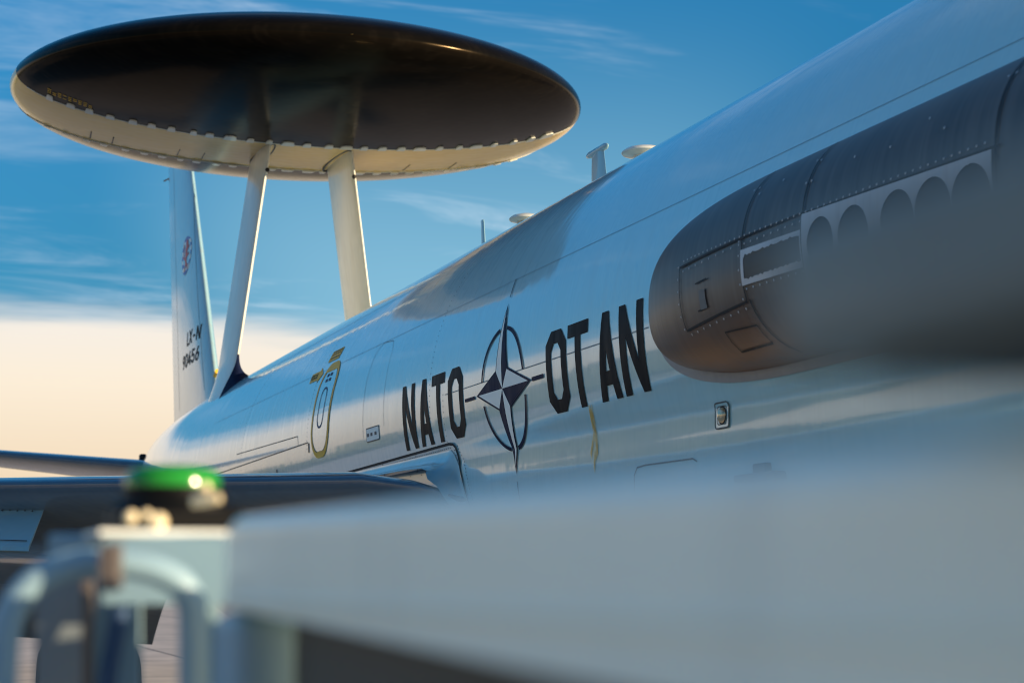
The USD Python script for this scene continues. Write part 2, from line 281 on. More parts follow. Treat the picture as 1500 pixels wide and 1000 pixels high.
# ------------------------------------------------------------------ aircraft
CX, ZC, RU, RL = 6.05, 1.47 + H, 1.88, 1.80          # axis, upper lobe centre and the two lobe radii
ZJ = -0.5517
air = thing('aircraft', (CX, 12.0, 0.0), 'grey radar aircraft with a black saucer dome on two struts above its fuselage', 'aircraft')
def half_width(z):          # z relative to the lobe centre
    z = np.asarray(z, float)
    return np.where(z > ZJ, np.sqrt(np.maximum(RU**2 - z**2, 0)), np.sqrt(np.maximum(RL**2 - (z + 0.65)**2, 0)))
A_J = RU*math.asin(ZJ/RU); B_J = math.asin((ZJ + 0.65)/RL)
def skin(Y, a, off=0.0):
    """starboard skin point at station Y and girth coordinate a (0 = widest), lifted by off"""
    Y, a = np.asarray(Y, float), np.asarray(a, float)
    up_ = a > A_J
    t = np.where(up_, a/RU, B_J + (a - A_J)/RL); r = np.where(up_, RU, RL) + off; zc = np.where(up_, 0.0, -0.65)
    return np.stack([CX - r*np.cos(t), Y + 0*t, ZC + zc + r*np.sin(t)], -1)
# stations: Y, half width, top, bottom (relative to the lobe centre)
ST = np.array([(-2.50, .04, -.72, -.86), (-2.40, .25, -.45, -1.05), (-2.1, .52, -.15, -1.30), (-1.5, .86, .22, -1.62), (-0.6, 1.22, .72, -1.95), (0.3, 1.50, 1.22, -2.17), (1.2, 1.70, 1.56, -2.32),
               (2.2, 1.82, 1.76, -2.41), (3.2, 1.872, 1.86, -2.445), (4.2, 1.88, 1.88, -2.45), (24.5, 1.88, 1.88, -2.45), (26.5, 1.875, 1.88, -2.38), (28.5, 1.83, 1.88, -2.15), (31.0, 1.68, 1.86, -1.68),
               (33.5, 1.45, 1.82, -1.18), (36.0, 1.16, 1.76, -.68), (38.5, .82, 1.68, -.18), (40.5, .50, 1.58, .25), (41.6, .28, 1.45, .55), (41.95, .08, 1.25, .85)])
from scipy.interpolate import PchipInterpolator
_fa, _ft, _fb = (PchipInterpolator(ST[:, 0], ST[:, k]) for k in (1, 2, 3))
def section_unit(n=56):
    tj = math.asin(ZJ/RU); t1 = np.linspace(PI/2, tj, int(n*0.6)); t2 = np.linspace(math.asin((ZJ + .65)/RL), -PI/2, int(n*0.45))[1:]
    x = np.r_[RU*np.cos(t1), RL*np.cos(t2)]; z = np.r_[RU*np.sin(t1), -0.65 + RL*np.sin(t2)]
    x = np.r_[-x, x[::-1][1:-1]]; z = np.r_[z, z[::-1][1:-1]]
    return x/1.88, (z + 2.45)/4.33
sx, sz = section_unit()
Ys = np.unique(np.r_[np.linspace(-2.5, 4.2, 40), np.linspace(4.2, 24.5, 60), np.linspace(24.5, 41.95, 80)])
P = np.stack([CX + _fa(Ys)[:, None]*sx[None], np.repeat(Ys[:, None], len(sx), 1), ZC + _fb(Ys)[:, None] + (_ft(Ys) - _fb(Ys))[:, None]*sz[None]], -1)
fus = obj('fuselage', grid(P, close_v=True, flip=True), MT['hull'], air, smooth=True)

def flat_mesh(poly, step):
    """triangulated 2-D polygon with points no farther apart than step, so that it can follow a curved skin"""
    V, F, n = [], [], 0
    for g in getattr(poly, 'geoms', [poly]):
        if g.is_empty or g.area < 1e-7: continue
        x0, y0, x1, y1 = g.bounds; strips = max(1, int(math.ceil((y1 - y0)/step)))
        for k in range(strips):
            q = g.intersection(box(x0 - 1, y0 + (y1-y0)*k/strips, x1 + 1, y0 + (y1-y0)*(k+1)/strips))
            for h in getattr(q, 'geoms', [q]):
                if h.geom_type != 'Polygon' or h.area < 1e-8: continue
                v, f = trimesh.creation.triangulate_polygon(h, engine='earcut')
                V.append(v); F.append(f + n); n += len(v)
    return np.vstack(V), np.vstack(F)
def decal(poly, off=0.004, step=0.08, shear=0.0, y0=0.0):
    v, f = flat_mesh(poly, step)
    return skin(v[:, 0] + shear*(v[:, 1] - 0.0), v[:, 1], off), f
def ribbon(pts, w): return LineString(pts).buffer(w/2, cap_style=2, join_style=1)
def rivets(pts, r=0.006, off=0.002, surf=skin, sides=6):
    V, F, n = [], [], 0
    th = np.arange(sides)*2*PI/sides
    for (y, a) in pts:
        ring = surf(y + r*np.cos(th), a + r*np.sin(th), off); top = surf(np.array([y]), np.array([a]), off + r*0.5)
        V.append(np.vstack([ring, top])); k = np.arange(sides); F.append(np.stack([k, (k+1) % sides, np.full(sides, sides)], 1) + n); n += sides + 1
    return np.vstack(V), np.vstack(F)
def along(p, q, step):
    p, q = np.array(p, float), np.array(q, float); n = max(2, int(np.linalg.norm(q - p)/step)); return [tuple(p + (q-p)*t) for t in np.linspace(0, 1, n)]

# --- lettering (u grows aft; the photograph reads from aft to fore)
T0, B0 = 0.185, -0.376
def glyph(ch, ua, uf):
    """ch between its aft edge ua and fore edge uf"""
    w = ua - uf
    X = lambda t: ua - t*w
    Y = lambda t: B0 + t*(T0 - B0)
    pg = lambda pts: Polygon([(X(a), Y(b)) for a, b in pts])
    s = 0.095/w
    if ch == 'N': return unary_union([pg([(0, 0), (s, 0), (s, 1), (0, 1)]), pg([(1-s, 0), (1, 0), (1, 1), (1-s, 1)]), pg([(0, 1), (s*1.0, 1), (1, 0), (1-s*1.0, 0)])])
    if ch == 'A': return unary_union([pg([(0, 0), (s*.98, 0), (.5+s*.55, 1), (.5-s*.55, 1)]), pg([(1, 0), (1-s*.98, 0), (.5-s*.55, 1), (.5+s*.55, 1)]), pg([(.18, .17), (.82, .17), (.74, .33), (.26, .33)])])
    if ch == 'T': return unary_union([pg([(0, .84), (1, .84), (1, 1), (0, 1)]), pg([(.5-s/2, 0), (.5+s/2, 0), (.5+s/2, .9), (.5-s/2, .9)])])
    if ch == 'O':
        o = pg([(.26, 1), (.74, 1), (1, .84), (1, .16), (.74, 0), (.26, 0), (0, .16), (0, .84)])
        return o.difference(pg([(.40, .84), (.60, .84), (1-s, .74), (1-s, .26), (.60, .16), (.40, .16), (s, .26), (s, .74)]))
for ch, ua, uf in (('N', 14.31, 13.945), ('A', 13.84, 13.50), ('T', 13.45, 13.10), ('O', 13.01, 12.635), ('O', 10.825, 10.455), ('T', 10.425, 10.075), ('A', 9.95, 9.625), ('N', 9.575, 9.215)):
    obj('letter', decal(glyph(ch, ua, uf), 0.004, 0.07, 0.07), MT['letter'], air, smooth=True)
# --- compass emblem
EC = np.array([11.719, -0.100])
E = lambda a, b: (EC[0] - a, EC[1] + b)             # a: fore, b: up
top, bot, lf, rg = E(0, .585), E(0, -.577), E(-.535, 0), E(.535, 0)
i1, i2, i3, i4 = E(-.115, .132), E(.115, .132), E(.115, -.138), E(-.115, -.138); ce = E(0, 0)
SH = 0.12
def epoly(*p): return Polygon(p)
emb = obj('compass_star', decal(unary_union([epoly(top, i2, ce), epoly(lf, i1, ce), epoly(rg, i3, ce), epoly(bot, i4, ce)]), 0.007, 0.07, SH), MT['navy'], air, smooth=True)
obj('star_facet', decal(unary_union([epoly(top, i1, ce), epoly(lf, i4, ce), epoly(rg, i2, ce), epoly(bot, i3, ce)]), 0.0075, 0.07, SH), MT['white'], emb, smooth=True)
star = Polygon([top, i2, rg, i3, bot, i4, lf, i1])
obj('star_outline', decal(star.buffer(0.016, join_style=2, mitre_limit=4).difference(star), 0.0055, 0.07, SH), MT['navy'], emb, smooth=True)
ring = Point(*EC).buffer(.468, 64).difference(Point(*EC).buffer(.438, 64))
gap = unary_union([box(EC[0]-.075, EC[1]-1, EC[0]+.075, EC[1]+1), box(EC[0]-1, EC[1]-.088, EC[0]+1, EC[1]+.092)])
for k, g in enumerate(sorted(ring.difference(gap).geoms, key=lambda g: g.centroid.x + 3*g.centroid.y)):
    obj('ring_arc', decal(g, 0.006, 0.05, SH), MT['navy'], emb, smooth=True)
for q in (box(EC[0]-.007, .60, EC[0]+.007, .755), box(EC[0]-.007, -.925, EC[0]+.007, -.785), box(12.335, -.118, 12.575, -.092), box(10.875, -.113, 11.10, -.084)):
    obj('emblem_bar', decal(q, 0.006, 0.05, SH if q.bounds[0] > 11.5 and q.bounds[0] < 12 else 0.0), MT['navy'], emb, smooth=True)

# --- skin seams and rivet rows
def seam(pts, w=0.012, off=0.0025, m='seam', name='skin_seam'): return obj(name, decal(ribbon(pts, w), off, 0.06), MT[m], air, smooth=True)
seam([(4.3, .748), (24.4, .748)], .0032, m='seam_soft'); seam([(9.14, -.006), (13.09, -.006)], .007, m='seam_soft'); seam([(17.9, -.03), (24.4, -.06)], .012)
seam([(18.4, .075), (21.9, .118)], .010); seam([(18.4, .075), (18.35, -.03)], .010)
seam([(13.6, 1.45), (24.4, 1.45)], .006, m='seam_soft')
for y in (13.52, 17.95, 21.6): obj('rivet_row', rivets(along((y, -.25 if y < 14 else -.1), (y, 1.7), .045), .0055), MT['rivet_dark'], air, kind='stuff')
obj('rivet_row', rivets(along((13.15, .0), (13.15, -.38), .04), .005), MT['rivet_dark'], air, kind='stuff')
obj('rivet_row', rivets(along((12.92, -.43), (12.62, -.95), .03), .006), MT['rivet_dark'], air, kind='stuff')
# second door outline
dr = [(15.64, -.16), (15.66, .38), (15.62, .62), (15.55, .70), (15.42, .745)]
obj('door_outline', decal(ribbon(dr, .006), .0025, .05), MT['seam_soft'], air, smooth=True)
obj('door_outline', decal(ribbon([(14.92, -.10), (14.95, .35), (14.98, .62), (15.08, .72), (15.42, .745)], .005), .0025, .05), MT['seam_soft'], air, smooth=True)
pl = obj('data_plate', decal(box(15.1, -.19, 15.5, -.10).buffer(.012), .004), MT['white'], air, smooth=True)
obj('plate_edge', decal(box(15.1, -.19, 15.5, -.10).buffer(.022).difference(box(15.1, -.19, 15.5, -.10).buffer(.012)), .0045), MT['seam'], pl, smooth=True)
for x in (15.16, 15.30, 15.42): obj('plate_mark', decal(box(x, -.16, x+.07, -.13), .0055), MT['seam'], pl)
# static ports
for y, a in ((17.86, -.07), (19.5, -.25)): obj('static_port', decal(box(y-.02, a-.07, y+.02, a+.03), .004), MT['dark'], air)

# --- emergency hatch
def rrect(x0, x1, y0, y1, r): return box(x0+r, y0+r, x1-r, y1-r).buffer(r, 12)
hb = affinity.skew(rrect(16.98, 17.76, -.225, .805, .30), 0, 0)
hatch = obj('emergency_hatch', decal(hb.buffer(-.05), .003, .06), MT['hull'], air, smooth=True)
obj('hatch_border', decal(unary_union([hb.difference(hb.buffer(-.055)), hb.intersection(box(16, .70, 19, 1)), hb.intersection(box(16, -1, 19, -.16))]), .005, .06), MT['ochre'], hatch, smooth=True)
obj('hatch_groove', decal(hb.buffer(-.055).difference(hb.buffer(-.068)).difference(unary_union([box(16, .70, 19, 1), box(16, -1, 19, -.16)])), .0055, .06), MT['seam'], hatch, smooth=True)
hh = rrect(17.26, 17.52, .08, .52, .12)
obj('hatch_handle', decal(hh.difference(hh.buffer(-.022)), .006, .05), MT['blue_strap'], hatch, smooth=True)
for a in (.58, .64):
    for b in (17.28, 17.42): obj('hatch_marking', decal(box(b, a, b + .09, a+.035), .006), MT['blue_strap'], hatch)
# ochre placards
def text_poly(s, h):
    m = meshkit.text_mesh(s, h, 0.002, True); f = m.faces[np.abs(m.face_normals[:, 2] - 1) < 1e-3]
    top_ = m.vertices[:, 2] > 0.001; keep = [t for t in f if top_[t].all()]
    return m.vertices[:, :2], np.array(keep)
def text_on(s, h, u0, a0, off, surf=skin):
    v, f = text_poly(s, h); return surf(u0 - v[:, 0], a0 + v[:, 1], off), f
arrow = Polygon([(18.36, .665), (17.98, .665), (17.98, .625), (17.80, .72), (17.98, .815), (17.98, .775), (18.36, .775)])
p1 = obj('rescue_arrow', decal(arrow, .004, .05), MT['ochre'], air, smooth=True)
obj('lettering', text_on('RESCUE', .058, 18.34, .692, .006), MT['letter'], p1)
p2 = obj('placard', decal(box(17.33, .845, 17.80, .985), .004, .05), MT['ochre'], air, smooth=True)
for a in (.875, .92, .955): obj('print_line', decal(unary_union([box(17.37 + k*.08, a, 17.43 + k*.08, a+.015) for k in range(5)]), .006), MT['letter'], p2)

# --- small fittings on the lower side
wp = rrect(8.28, 8.44, -.672, -.53, .02)
lm = obj('side_lamp', decal(wp, .006, .03), MT['hull'], air, smooth=True)
obj('lamp_seam', decal(wp.buffer(.004).difference(wp.buffer(-.004)), .008, .03), MT['seam'], lm)
in_ = rrect(8.305, 8.415, -.652, -.55, .02); obj('lamp_seam', decal(in_.buffer(.002).difference(in_.buffer(-.003)), .0085, .03), MT['seam'], lm)
el = affinity.scale(Point(8.355, -.602).buffer(.042), 1, 1.05)
obj('lamp_rim', decal(el.buffer(.008), .009, .02), MT['dark'], lm, smooth=True)
th = np.linspace(0, 2*PI, 25)[:-1]
dome_ = np.stack([np.stack(list(skin(8.355 + .042*r_*np.cos(th), -.602 + .044*r_*np.sin(th), .010 + .022*math.sqrt(max(0, 1-r_*r_)))), 0) for r_ in (1, .85, .6, .3, .02)])
obj('lamp_lens', grid(dome_, close_v=True), MT['lamp'], lm, smooth=True)
obj('access_panel_edge', decal(ribbon([(9.62, -1.1), (9.60, -.95), (9.575, -.86), (9.52, -.815), (9.40, -.808), (8.75, -.812), (8.70, -.83)], .010), .003, .04), MT['seam'], air, smooth=True)
stn = Polygon([(10.10, -.37), (10.16, -.37), (10.19, -.55), (10.24, -.68), (10.22, -.73), (10.18, -.82), (10.16, -.74), (10.11, -.69), (10.12, -.55)])
obj('fluid_stain', decal(stn, .0035, .05), MT['stain'], air, smooth=True)
dm = obj('drain_scoop', join(bx(CX-1.80-.05, CX-1.80+.1, 7.72, 8.16, ZC-.975, ZC-.93, .012), bx(CX-1.80-.02, CX-1.80+.1, 7.86, 8.0, ZC-.935, ZC-.88, .01)), MT['seam'], air, smooth=40)

# --- dark side fairing (starboard), with its panels
ZM, HH, DD, Y0, LL, NN = 0.075, 0.487, 0.36, 7.30, 1.68, 2.6
def kz(Y):
    t = np.clip((np.asarray(Y, float) - Y0)/LL, 0, 1); b = np.clip((4.9 - np.asarray(Y, float))/1.1, 0, 1)
    return np.maximum(1e-3, np.maximum(0, 1 - t**2.8)**(1/2.8)*np.maximum(0, 1 - b**2.5)**(1/2.5))
def kd(Y):
    t = np.clip((np.asarray(Y, float) - 6.9)/(LL + .4), 0, 1); b = np.clip((5.0 - np.asarray(Y, float))/1.2, 0, 1)
    return np.maximum(1e-3, np.maximum(0, 1 - t**2.4)**(1/2.0)*np.maximum(0, 1 - b**2.4)**(1/2.0))
def fair(Y, z, off=0.0):
    """outer face of the fairing at station Y and height z above the lobe centre"""
    Y, z = np.asarray(Y, float), np.asarray(z, float)
    q = np.clip(np.abs((z - ZM)/(HH*kz(Y))), 0, 1)
    x = DD*kd(Y)*(1 - q**NN)**(1/NN)
    e = 0.012
    xa = DD*kd(Y)*(1 - np.clip(np.abs((z + e - ZM)/(HH*kz(Y))), 0, 1)**NN)**(1/NN) + half_width(z + e); xb = DD*kd(Y)*(1 - np.clip(np.abs((z - e - ZM)/(HH*kz(Y))), 0, 1)**NN)**(1/NN) + half_width(z - e)
    sl = (xa - xb)/(2*e); n = 1/np.sqrt(1 + sl**2)
    return np.stack([CX - half_width(z) - x - off*n, Y + 0*z, ZC + z - off*n*np.clip(sl, -3, 3)], -1)
tt = np.linspace(0, PI, 61); yy = np.unique(np.r_[np.linspace(3.8, 5.0, 24), np.linspace(5, 7.3, 24), 8.979 - 1.68*np.linspace(0, 1, 50)**1.9])
cz, sx_ = np.sign(np.cos(tt))*np.abs(np.cos(tt))**(2/NN), np.abs(np.sin(tt))**(2/NN)
Zf = ZM + HH*kz(yy)[:, None]*cz[None]; Xf = CX - half_width(Zf) - DD*kd(yy)[:, None]*sx_[None] + 0.004
sf = obj('side_fairing', grid(np.stack([Xf, np.repeat(yy[:, None], len(tt), 1), ZC + Zf], -1), flip=True), MT['fairing'], air, smooth=True, label='dark grey weathered fairing bulging from the fuselage side')
def fdecal(poly, off=.003, step=.05):
    v, f = flat_mesh(poly, step)
    # also cut along the station so that it follows the rounding
    return fair(v[:, 0], v[:, 1], off), f
def fribbon(pts, w):
    q = []
    for a, b in zip(pts[:-1], pts[1:]): q += along(a, b, .03)[:-1]
    q.append(pts[-1]); return ribbon(q, w)
def strip_on(pts, w, off):
    """narrow strip along a densely sampled path on the fairing"""
    q = []
    for a, b in zip(pts[:-1], pts[1:]): q += along(a, b, .025)[:-1]
    q.append(pts[-1]); q = np.array(q, float); t = np.gradient(q, axis=0); t /= np.linalg.norm(t, axis=1, keepdims=True); nrm = np.stack([-t[:, 1], t[:, 0]], 1)
    return grid(np.stack([fair(*(q + nrm*w/2).T, off), fair(*(q - nrm*w/2).T, off)], 1))
for pts, w in (([(7.27, .50), (7.27, -.15)], .012), ([(6.68, .50), (6.68, .15)], .012), ([(5.235, .5), (5.235, -.3)], .014), ([(8.06, .145), (7.27, .155)], .012), ([(8.05, -.19), (7.27, -.155)], .012),
               ([(8.06, .145), (8.05, -.19)], .010), ([(7.27, .155), (6.68, .158)], .010), ([(7.24, -.15), (7.20, -.40)], .012), ([(6.7, .153), (5.2, .115)], .012), ([(7.62, -.255), (7.28, -.265)], .007), ([(7.62, -.255), (7.62, -.35)], .007), ([(7.28, -.265), (7.28, -.35)], .007), ([(7.62, -.35), (7.28, -.35)], .007),
               ([(7.83, .02), (7.68, .025)], .008), ([(7.83, -.12), (7.70, -.115)], .008)):
    obj('fairing_seam', strip_on(pts, w, .0025), MT['dark'], sf)
# flat plate with the row of round openings, window with its frame
holes = [(6.515, .118), (6.24, .128), (5.90, .128), (5.645, .130), (5.39, .130)]
plate = Polygon([(6.675, .148), (5.25, .108), (5.25, -.20), (6.675, -.17)])
for y, r in holes: plate = plate.difference(Point(y, .112 - .018*(6.6 - y) - r).buffer(r*.96, 24))
pt = obj('opening_plate', fdecal(plate, .010, .03), MT['plate'], sf, smooth=True)
for y, r in holes: obj('round_opening', fdecal(Point(y, .112 - .018*(6.6 - y) - r).buffer(r*.99, 24), .004, .03), MT['dark'], sf)
wf = Polygon([(7.275, .093), (6.69, .083), (6.69, -.088), (7.275, -.080)])
jag = Polygon([(7.245, .045 + .0)] + [(7.245 - .02*k, .062 + .006*math.sin(k*2.1)*math.sin(k*.7 + 1)) for k in range(1, 27)] + [(6.70, .055), (6.70, -.058)] + [(6.72 + .02*k, -.060 + .009*abs(math.sin(k*1.3))) for k in range(26)] + [(7.245, -.05)])
obj('window_frame', fdecal(wf.difference(jag), .006, .03), MT['plate'], sf); obj('window_pane', fdecal(jag.buffer(.003), .0045, .03), MT['pane'], sf)
obj('repair_patch', fdecal(box(7.71, -.12, 7.79, -.02), .003), MT['patch'], sf)
rv = along((8.0, .17), (5.3, .145), .052) + along((8.0, .115), (7.3, .125), .075) + along((8.08, .15), (8.07, -.18), .05) + along((7.30, .14), (7.30, -.14), .05) + along((8.0, -.215), (7.3, -.185), .075) + along((7.24, .12), (6.7, .122), .06) + along((6.66, .125), (5.28, .085), .06) + along((7.24, -.1), (6.7, -.105), .06)
rv += [(7.2, .36), (6.98, .38), (6.3, .33), (6.0, .30), (5.75, .36), (5.6, .28), (6.65, .40), (6.7, .41), (6.65, .30), (6.7, .30), (7.24, .40), (7.3, .40), (5.26, .40), (5.21, .40)]
obj('fairing_rivets', rivets(rv, .0065, .004, fair), MT['rivet'], sf, kind='stuff')
fy = np.r_[np.linspace(5, 7.3, 12), 8.979 - 1.68*np.linspace(0, 1, 40)[::-1]**1.9]
def flange_grid():
    rows = []
    for t in (0.0, 1.0):
        k = np.maximum(kz(np.maximum(fy - .045*t, 4.9)), .02)
        rows.append(np.stack([fy + .0*t, ZM - HH*k - .05*t*np.minimum(1, k*3)], -1))
    A, B = rows
    out = [np.stack([CX - half_width(q[:, 1]) - .006, q[:, 0], ZC + q[:, 1]], -1) for q in (A, (A+B)/2, B)]
    return grid(np.stack(out, 1))
obj('fairing_flange', flange_grid(), MT['flange'], sf, smooth=True)

# --- wings
def airfoil_wing(stations, n=44):
    """stations: (x, y leading edge, z leading edge, chord, nose radius, top rise, bottom depth, drop of trailing edge)"""
    P = []
    t = (1 - np.cos(np.linspace(0, PI, n)))/2
    for (x, yl, zl, c, tu, td, drop) in stations:
        sh = lambda s: np.clip(2.97*np.sqrt(s) - 1.26*s - 3.516*s**2 + 2.843*s**3 - 1.036*s**4, 0, None)
        u = zl + tu*sh(t) - drop*t**1.5; l = zl - td*sh(t) - drop*t**1.5
        P.append(np.vstack([np.stack([0*t + x, yl + c*t, u], -1), np.stack([0*t + x, yl + c*t, l], -1)[::-1][1:-1]]))
    return np.array(P)
def wing(side):
    s = lambda X: CX + side*X     # distance from the axis outward
    S = [(s(1.2), 12.45, .52 + H, 12.0, .19, .42, .8), (s(1.85), 12.84, .62 + H, 11.4, .19, .42, .85), (s(2.1), 13.02, .71 + H, 11.2, .19, .46, .9), (s(2.5), 13.30, .78 + H, 10.9, .19, .48, 1.0), (s(3.6), 14.08, 0.785 + H, 10.2, .18, .46, .9), (s(5.2), 15.2, 0.795 + H, 9.2, .17, .42, .8),
         (s(9.0), 18.0, .95 + H, 7.0, .2, .36, .55), (s(14.5), 22.3, 1.55 + H, 4.9, .2, .25, .4), (s(22.1), 28.3, 2.55 + H, 2.9, .15, .14, .2)]
    P = airfoil_wing(S); m = grid(P, close_v=True, flip=side > 0)
    tip = P[-1]; n = len(m[0]); c = tip.mean(0); k = np.arange(len(tip)) + (len(P)-1)*len(tip)
    f = np.stack([k, np.roll(k, -1), np.full(len(k), n)], 1); f = f if side < 0 else f[:, ::-1]
    return np.vstack([m[0], c]), np.vstack([m[1], f])
for side in (-1, 1):
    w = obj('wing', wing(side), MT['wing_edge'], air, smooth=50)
    # leading edge flap, hanging below the nose of the wing
    V = []
    for d_ in (4.80, 6.5, 8.2, 10.5):
        y = np.interp(d_, [3.6, 5.2, 9.0, 14.5], [14.08, 15.2, 18.0, 22.3]); z = np.interp(d_, [3.6, 5.2, 9, 14.5], [.765, .775, .97, 1.55]) + H
        x = CX + side*d_
        V.append([(x, y + .28, z - .17), (x, y - .02, z - .50), (x, y - .03, z - .535), (x, y + .05, z - .55), (x, y + .36, z - .20)])
    V = np.array(V); V[0, 1:4, 0] -= side*(-.14)
    v, f = grid(V, close_v=True)
    f = np.vstack([f, [[0, 1, 2], [0, 2, 3], [0, 3, 4]], np.array([[0, 2, 1], [0, 3, 2], [0, 4, 3]]) + 15])
    fl = obj('leading_edge_flap', (v, f), MT['fin'], w)
    a, b = V[0], V[1]
    lo = lambda t, s_: (1-s_)*(a[0]*(1-t) + b[0]*t) + s_*(a[1]*(1-t) + b[1]*t)
    if side < 0:
        st_ = [trimesh.creation.icosphere(1, .007) for _ in range(26)]
        for k, m in enumerate(st_): m.apply_translation(lo(.05 + k*.035, .07 if k % 2 else .08) + [0, -.006, .004])
        obj('flap_rivets', join(*st_), MT['rivet_dark'], fl, kind='stuff')
        q = [lo(t, .86) + [0, -.008, .006] for t in np.linspace(.02, 1, 12)]; obj('flap_seam', tube(q, .004, 5), MT['seam'], fl)
    # trailing edge flap
    S2 = [(CX + side*2.3, 24.1, .05 + H, 1.9, .12, .12, 1.0), (CX + side*6.5, 24.25, .25 + H, 1.7, .1, .1, .9), (CX + side*9.8, 24.9, .55 + H, 1.5, .1, .1, .8)]
    obj('trailing_edge_flap', grid(airfoil_wing(S2, 20), close_v=True), MT['wing'], w, smooth=50)
# wing root fairing with its sealed seam, starboard side
def root_fillet(side):
    yy = np.r_[np.linspace(12.75, 13.6, 14), np.linspace(13.8, 18.0, 24)]; rows = []
    for y in yy:
        rise = np.interp(y, [12.75, 12.95, 13.1, 13.4, 14, 16, 18], [-.40, -.10, .02, .06, .08, .10, .10]); r = np.interp(y, [12.75, 13.0, 13.6, 15, 18], [.05, .20, .34, .42, .5])
        z0 = .88 + H + rise - .05
        r = max(.05, min(r, ZC - .45 - z0)); a0 = z0 + r - ZC
        xw = CX - float(half_width(a0)) - .012
        t = np.linspace(0, PI/2, 9)
        rows.append(np.stack([xw - side*0 - r*1.15*(1 - np.sin(t))[::-1]*1.0, 0*t + y, z0 + r*(1 - np.cos(t))[::1]], -1) if False else np.stack([xw - r*1.1*(1 - np.sin(PI/2 - t)), 0*t + y, z0 + r*(1 - np.cos(PI/2 - t))], -1))
    return grid(np.array(rows))
obj('root_fillet', root_fillet(-1), MT['fin'], air, smooth=True)
rf = unary_union([Polygon([(17.4, -.45), (13.06, -.405), (12.97, -.42), (12.945, -.47), (12.945, -.60), (12.72, -.93), (12.9, -1.0), (17.4, -1.0)])])
rp = obj('root_panel', decal(rf, .007, .05), MT['fin'], air, smooth=True)
obj('sealant_bead', decal(ribbon([(17.4, -.45), (15.1, -.425), (13.10, -.402), (13.00, -.412), (12.955, -.44), (12.94, -.50), (12.945, -.59)], .022), .010, .03), MT['dark'], rp, smooth=True)
obj('sealant_bead', decal(ribbon([(12.945, -.59), (12.72, -.93)], .012), .010, .03), MT['seam'], rp, smooth=True)
for y in (15.1, 14.05): obj('panel_joint', decal(ribbon([(y, -.43), (y - .01, -.50), (y + .06, -.58)], .010), .010, .03), MT['seam'], rp)
obj('panel_rivets', rivets(along((16.9, -.475), (13.08, -.435), .05) + along((12.985, -.46), (12.985, -.62), .03) + along((12.98, -.62), (12.77, -.95), .03) + along((14.3, -.6), (13.0, -.62), .22), .006, .009), MT['rivet_dark'], rp, kind='stuff')

# --- fin, rudder, tailplane
def slab_foil(root, tip, axis, n=26):
    """root, tip: (leading edge point, chord along y, half thickness); thickness along axis"""
    t = (1 - np.cos(np.linspace(0, PI, n)))/2; sh = np.clip(2.97*np.sqrt(t) - 1.26*t - 3.516*t**2 + 2.843*t**3 - 1.036*t**4, 0, None)
    P = []
    for s in np.linspace(0, 1, 10):
        le = np.array(root[0])*(1-s) + np.array(tip[0])*s; c = root[1]*(1-s) + tip[1]*s; h = root[2]*(1-s) + tip[2]*s
        b = le + np.outer(t*c, [0, 1, 0]); o = np.outer(sh*h, axis)
        P.append(np.vstack([b + o, (b - o)[::-1][1:-1]]))
    v, f = grid(np.array(P), close_v=True)
    m = 2*n - 2; k = np.arange(m) + 9*m
    return np.vstack([v, np.array(P)[-1].mean(0)]), np.vstack([f, np.stack([k, np.roll(k, -1), np.full(m, len(v))], 1)])
fin = obj('tail_fin', slab_foil(((CX, 33.55, 3.25 + H), 5.75, .22), ((CX, 38.75, 10.6 + H), 2.65, .10), np.array([1.0, 0, 0])), MT['fin'], air, smooth=60)
def fin_half(Y, Z):    # half thickness of the fin at station Y, height Z (relative to camera height)
    s = (Z - 3.25)/(10.6 - 3.25); yl = 33.55 + 5.2*s; c = 5.75 - 3.1*s; h = .22 - .12*s
    t = np.clip((Y - yl)/c, 0, 1); return h*np.clip(2.97*np.sqrt(t) - 1.26*t - 3.516*t**2 + 2.843*t**3 - 1.036*t**4, 0, None)
FK = 0.968
def fskin(u, a, off):
    u, a = np.asarray(u)*FK, np.asarray(a)*FK
    return np.stack([CX - fin_half(u, a) - off, u + 0*a, a + H], -1)
def findecal(poly, off): v, f = flat_mesh(poly, .1); return fskin(v[:, 0], v[:, 1], off), f
def rline(z0, z1): return [(39.35 + .29*(z - 3.6) - 1.35 + .05*(z - 3.6), z) for z in np.linspace(z0, z1, 20)]
obj('rudder_gap', findecal(ribbon([(39.1, 3.8), (39.7, 5.7), (40.4, 7.8), (41.1, 10.0)], .03), .004), MT['seam'], fin)
for k in range(5):
    z = 4.6 + k*1.05; y0 = 33.55 + 5.2*(z - 3.25)/7.35
    obj('fin_seam', findecal(ribbon([((y0 + .5)/FK, z/FK), ((38.6 + .29*(z-3.6))/FK, z/FK)], .012), .003), MT['seam'], fin)
obj('fin_seam', findecal(ribbon([(35.6, 3.9), (36.9, 6.0), (38.6, 9.0)], .012), .003), MT['seam'], fin)
def fin_text(s, h, u0, a0, width, slant):
    v, f = text_poly(s, h); v = v.copy(); v[:, 0] += slant*v[:, 1]; w = v[:, 0].max() - v[:, 0].min()
    v[:, 0] = (v[:, 0] - v[:, 0].min())*width/w
    return fskin(u0 - v[:, 0], a0 + v[:, 1], .006), f
obj('registration', fin_text('LX-N', .30, 37.85, 5.11, 1.48, .06), MT['letter'], fin); obj('registration', fin_text('90456', .29, 38.47, 4.65, 2.12, .06), MT['letter'], fin)
